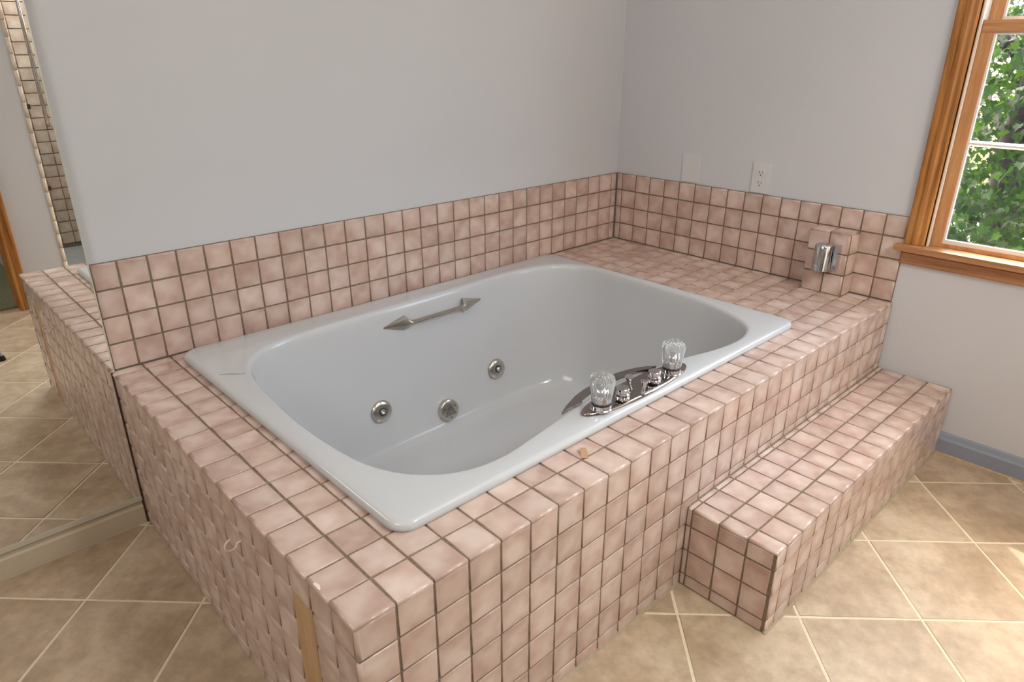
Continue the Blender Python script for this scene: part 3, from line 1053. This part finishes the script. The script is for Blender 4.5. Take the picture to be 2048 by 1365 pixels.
for kx, ky in ((0.764, 0.160), (1.049, 0.161)):
    mesh_ob('knob_collar', lathe([(0.0, -0.001), (0.0262, -0.001), (0.0262, 0.001), (0.0245, 0.003), (0.0245, 0.0125), (0.0, 0.0125)], (kx, ky, ZP), Z, 32), M_CHROME, tap, smooth=40)
    kn = mesh_ob('knob', lathe([(0.0, 0.0), (0.0225, 0.0), (0.0232, 0.003), (0.0245, 0.020), (0.0275, 0.040), (0.0295, 0.053), (0.0288, 0.062), (0.0240, 0.070), (0.0150, 0.0745), (0.007, 0.0735), (0.0, 0.0725)], (kx, ky, ZP + 0.0155), Z, 72, 12, 0.045), M_ACRYLIC, tap, smooth=30)
    kn['label'] = 'fluted clear acrylic knob'
    mesh_ob('seal_ring', lathe([(0.0, 0.0), (0.0232, 0.0), (0.0232, 0.003), (0.0, 0.003)], (kx, ky, ZP + 0.0125), Z, 32), M_BLACK, tap)
    mesh_ob('knob_core', lathe([(0.0, 0.0), (0.0185, 0.0), (0.0185, 0.012), (0.0120, 0.017), (0.0110, 0.036), (0.007, 0.041), (0.0, 0.041)], (kx, ky, ZP + 0.018), Z, 24), M_CHROME, kn, smooth=40)
for kx, ky in ((0.831, 0.150), (0.963, 0.154)):
    b = mesh_ob('button', lathe([(0.0, 0.003), (0.0150, 0.003), (0.0172, 0.006), (0.0172, 0.0105), (0.0158, 0.0125), (0.0172, 0.0145), (0.0165, 0.0185), (0.0130, 0.0215), (0.0130, 0.0245), (0.0158, 0.0260), (0.0158, 0.0330), (0.0150, 0.0340), (0.0, 0.0342)], (kx, ky, ZP), Z, 28), M_CHROME, tap, smooth=32)
    mesh_ob('button_seal', lathe([(0.0, -0.0005), (0.0135, -0.0005), (0.0135, 0.0032), (0.0, 0.0032)], (kx, ky, ZP), Z, 24), M_BLACK, b)
for kx, ky, ax in ((0.895, 0.176, (-0.15, 0.1, 1)), (0.895, 0.137, (0.15, 0.05, 1))):
    mesh_ob('air_valve', lathe([(0.0, -0.001), (0.0072, -0.001), (0.0065, 0.003), (0.0042, 0.008), (0.0040, 0.016), (0.0058, 0.022), (0.0100, 0.0325), (0.0098, 0.0345), (0.0, 0.0350)], (kx, ky, ZP), ax, 20), M_CHROME, tap, smooth=35)

# ================================================================== MIRROR
mi = thing('wall_mirror', 'tall frameless wall mirror on the back wall, left of the backsplash', 'mirror', (-1.1, YW, ZF + 0.08))
MY = YW - 0.018
mesh_ob('mirror_glass', prism([(XL + 0.02, MY, ZF + 0.088), (-0.0062, MY, ZF + 0.088), (-0.0062, MY, 0.0015), (0.001, MY, 0.0015), (0.001, MY, 1.85), (XL + 0.02, MY, 1.85)], (0, 0.017, 0)), M_MIRROR, mi)
mesh_ob('edge_strip', B((0.0012, MY - 0.0005, 0.0015), (0.0042, YW - 0.001, 1.85)), M_EDGE, mi)
ch = [(YW - 0.001, ZF + 0.0795), (MY - 0.003, ZF + 0.0795), (MY - 0.003, ZF + 0.093), (MY - 0.0008, ZF + 0.093), (MY - 0.0008, ZF + 0.0865), (YW - 0.001, ZF + 0.0865)]
mesh_ob('bottom_channel', prism([(XL + 0.02, y, z) for y, z in ch], (-0.0062 - XL - 0.02, 0, 0)), M_EDGE, mi)

mesh_ob('gap_shade', B((-0.006, MY - 0.0008, ZF + 0.002), (-0.0005, YW - 0.001, 0.001)), M_DARK, mi)  # dark strip imitating the shadow in the gap between mirror and deck

# ================================================================== SMALL THINGS
def wall_plate(name, label, cat, y, z, w=0.070, h=0.114):
    t = thing(name, label, cat, (XW, y, z - h / 2))
    bm = B((XW - 0.005, y - w / 2, z - h / 2), (XW + 0.0005, y + w / 2, z + h / 2))
    mesh_ob('cover_plate', bm, M_PLATE, t, bevel=0.0025)
    return t


bp = wall_plate('blank_wall_plate', 'blank white cover plate on the wall above the backsplash, nearer the corner', 'wall plate', 0.859, 0.360, 0.078, 0.112)
for dz in (0.03, -0.03):
    mesh_ob('plate_screw', lathe([(0.0, 0.0), (0.003, 0.0), (0.0026, 0.0008), (0.0, 0.001)], (XW - 0.005, 0.859, 0.360 + dz), nX, 12), M_PLATE, bp)
ou = wall_plate('wall_outlet', 'white two-socket electrical outlet on the wall above the backsplash', 'outlet', 0.549, 0.358, 0.070, 0.112)
for k, dz in enumerate((0.0195, -0.0195)):
    zc = 0.358 + dz
    pts = []
    for i in range(28):
        t = 2 * math.pi * i / 28
        pts.append((XW - 0.0045, 0.549 + 0.0165 * math.cos(t), zc + max(-0.0135, min(0.0135, 0.0165 * math.sin(t)))))
    f = mesh_ob('socket_face', prism(pts, (-0.0022, 0, 0)), M_PLATE, ou)
    for dy, hh_ in ((0.0062, 0.0085), (-0.0062, 0.0070)):
        mesh_ob('socket_slot', B((XW - 0.0069, 0.549 + dy - 0.0012, zc + 0.003 - hh_ / 2), (XW - 0.0064, 0.549 + dy + 0.0012, zc + 0.003 + hh_ / 2)), M_SLOT, f)
    mesh_ob('ground_hole', lathe([(0.0, 0.0), (0.0026, 0.0), (0.0026, 0.0005), (0.0, 0.0005)], (XW - 0.0064, 0.549, zc - 0.0075), nX, 12), M_SLOT, f)
mesh_ob('plate_screw', lathe([(0.0, 0.0), (0.003, 0.0), (0.0026, 0.0008), (0.0, 0.001)], (XW - 0.005, 0.549, 0.358), nX, 12), M_PLATE, ou)

# cream screw hook in the access panel
hk = [(0.004, 0.4396, -0.0990), (-0.010, 0.4396, -0.0990)]
hc = Vector((-0.0200, 0.4420, -0.0990))
hk = [(0.004, 0.4420, -0.0990), (-0.004, 0.4420, -0.0990), (-0.0080, 0.4420, -0.1000)]
for i in range(17):
    t = math.radians(0 - 15 - i * 16.5)
    hk.append((hc.x + 0.0120 * math.cos(t), hc.y + 0.002 * i / 16, hc.z + 0.0120 * math.sin(t)))
h = mesh_ob('screw_hook', tube(hk, [0.0021] * 4 + [0.0020] * (len(hk) - 5) + [0.0016], 10, up=Y), M_HOOK, None, smooth=60)
tag(h, 'small cream plastic-coated screw hook in the left end panel', 'hook')
ta = bmesh.new()
rings(ta, [[(x - 0.0035 * 1, y + 0.006, z), (x + 0.0065, y - 0.004, z), (x + 0.0065, y - 0.004, z + 0.0006), (x - 0.0035, y + 0.006, z + 0.0006)] for x, y, z in ((0.606, 0.071, 0.0012), (0.611, 0.076, 0.0016), (0.617, 0.083, 0.0075), (0.623, 0.090, 0.0085), (0.628, 0.097, 0.0065))])
tape = mesh_ob('tape_scrap', ta, M_PAPER, None, smooth=60)
tag(tape, 'small curled scrap of tan tape lying on the front tiles beside the tub', 'scrap')

# tripod that stands under the photographer's camera; the mirror shows the tip of one leg
tp = thing('tripod', 'black tripod on the floor tiles, only the foot of one leg shows in the mirror', 'tripod', (-0.372, -0.74, ZF))
for a in (47, 167, 287):
    d = Vector((math.cos(math.radians(a)), math.sin(math.radians(a)), 0))
    foot = Vector((-0.372, -0.74, ZF)) + d * 0.40
    hip = Vector((-0.372, -0.74, 0.52)) + d * 0.035
    k = hip + (foot - hip) * 0.55
    lg = mesh_ob('leg', tube([hip, k], 0.013, 12), M_BLACK, tp, smooth=40)
    mesh_ob('lower_leg', tube([k, foot + Vector((0, 0, 0.02))], 0.009, 12), M_CHROME, lg, smooth=40)
    mesh_ob('rubber_foot', lathe([(0.0, 0.0), (0.014, 0.0), (0.015, 0.006), (0.011, 0.022), (0.0, 0.026)], foot + Vector((0, 0, 0.0015)), Z, 16), M_BLACK, lg, smooth=40)
mesh_ob('column', tube([(-0.372, -0.74, 0.40), (-0.372, -0.74, 0.66)], 0.014, 16), M_BLACK, tp, smooth=40)
mesh_ob('head', lathe([(0.0, 0.48), (0.04, 0.48), (0.045, 0.50), (0.04, 0.54), (0.0, 0.545)], (-0.372, -0.74, 0), Z, 20), M_BLACK, tp, smooth=40)

# ================================================================== OUTSIDE THE WINDOW
struct('ground', B((XW + 0.4, -9, -3.6), (22, 14, -3.5)), M_GROUND)
LEAF = []
out = [(0, 0), (0.16, -0.10), (0.42, -0.16), (0.34, 0.06), (0.56, 0.26), (0.36, 0.34), (0.40, 0.52), (0.20, 0.50), (0.16, 0.62), (0.0, 1.0)]
out = out + [(-x, y) for x, y in out[-2:0:-1]]


def leaf_geo(M, scale, fold=0.18):
    v = [M @ Vector((x * scale, y * scale, abs(x) * fold * scale)) for x, y in out]
    return v + [M @ Vector((0, 0.35 * scale, 0))]


def leaf_faces(b):
    n = len(out)
    return [(b + n, b + i, b + (i + 1) % n) for i in range(n)]


def leaf_mesh(mat):
    me = bpy.data.meshes.new('leaf')
    me.from_pydata([tuple(p) for p in leaf_geo(Matrix.Identity(4), 1.0)], [], leaf_faces(0))
    me.materials.append(mat)
    return me


def leaf_pose(p, size):
    d = Vector((random.gauss(-0.5, 0.5), random.gauss(-0.2, 0.5), random.gauss(-0.6, 0.5))).normalized()
    nrm = Vector((random.gauss(-0.3, 0.6), random.gauss(0, 0.6), random.gauss(0.8, 0.5)))
    nrm = (nrm - d * nrm.dot(d)).normalized()
    return Matrix.Translation(p) @ Matrix((d.cross(nrm), d, nrm)).transposed().to_4x4() @ Matrix.Scale(size, 4)


def tree(name, label, base, height, limbs, centre, radii, n_big, n_small, size, yellow=None):
    t = thing(name, label, 'tree', base, 'trees outside the window')
    base = Vector(base)
    top = base + Vector((0.25, 0.1, height))
    tk = mesh_ob('trunk', tube([base, base + (top - base) * 0.35 + Vector((0.1, -0.08, 0)), base + (top - base) * 0.7 + Vector((-0.06, 0.06, 0)), top], [0.13, 0.105, 0.075, 0.03], 12), M_BARK, t, smooth=60)
    for (h_, a, l, up) in limbs:
        p = base + (top - base) * h_
        d = Vector((math.cos(a), math.sin(a), up)).normalized()
        mesh_ob('branch', tube([p, p + d * l * 0.4 + Vector((0, 0, 0.05)), p + d * l * 0.75 + Vector((0.05, 0.05, 0.0)), p + d * l], [0.05, 0.038, 0.024, 0.008], 8), M_BARK, t, smooth=60)
    c = Vector(centre)

    def spot(shell):
        while True:
            v = Vector((random.uniform(-1, 1), random.uniform(-1, 1), random.uniform(-1, 1)))
            if v.length < 1:
                break
        if shell:
            v = v.normalized() * random.uniform(0.8, 1.05)
            v.x = -abs(v.x)
        return c + Vector((v.x * radii[0], v.y * radii[1], v.z * radii[2]))
    ms = [leaf_mesh(M_LEAF), leaf_mesh(M_LEAFY)]
    for i in range(n_big):
        p = spot(True)
        yl = yellow is not None and (p - Vector(yellow)).length < 0.42 and random.random() < 0.8
        o = bpy.data.objects.new('leaf', ms[1 if yl else 0])
        col.objects.link(o)
        attach(o, t)
        o.matrix_basis = leaf_pose(p, size * random.uniform(0.8, 1.35))
    vs_, fs = [], []
    clumps = [spot(False) for _ in range(max(6, n_small // 45))]
    for i in range(n_small):
        cl = random.choice(clumps)
        p = cl + Vector((random.gauss(0, 0.16), random.gauss(0, 0.16), random.gauss(0, 0.14)))
        b = len(vs_)
        vs_ += [tuple(q) for q in leaf_geo(leaf_pose(p, size * random.uniform(0.7, 1.2)), 1.0)]
        fs += leaf_faces(b)
    me = bpy.data.meshes.new('foliage')
    me.from_pydata(vs_, [], fs)
    me.materials.append(M_LEAF)
    o = bpy.data.objects.new('foliage', me)
    col.objects.link(o)
    attach(o, t)
    o['kind'] = 'stuff'
    return t


tree('maple_tree', 'green maple tree with yellow leaves and a dark leaning trunk, close outside the window', (5.35, 0.35, -3.5), 5.2,
     [(0.55, 2.6, 1.2, 0.5), (0.66, 0.5, 1.3, 0.6), (0.72, 4.0, 1.1, 0.5), (0.8, 1.6, 0.9, 0.7), (0.62, 5.2, 1.2, 0.3)], (5.3, 0.5, -0.25), (1.0, 1.7, 1.9), 290, 9000, 0.062, (4.9, 0.6, -0.2))
tree('background_tree', 'larger light green tree standing behind the maple outside', (10.5, 1.3, -3.5), 6.5,
     [(0.5, 3.0, 2.0, 0.5), (0.6, 1.0, 2.0, 0.6), (0.7, 4.5, 1.8, 0.5)], (10.3, 1.6, -0.6), (1.6, 3.6, 2.9), 0, 4500, 0.11)
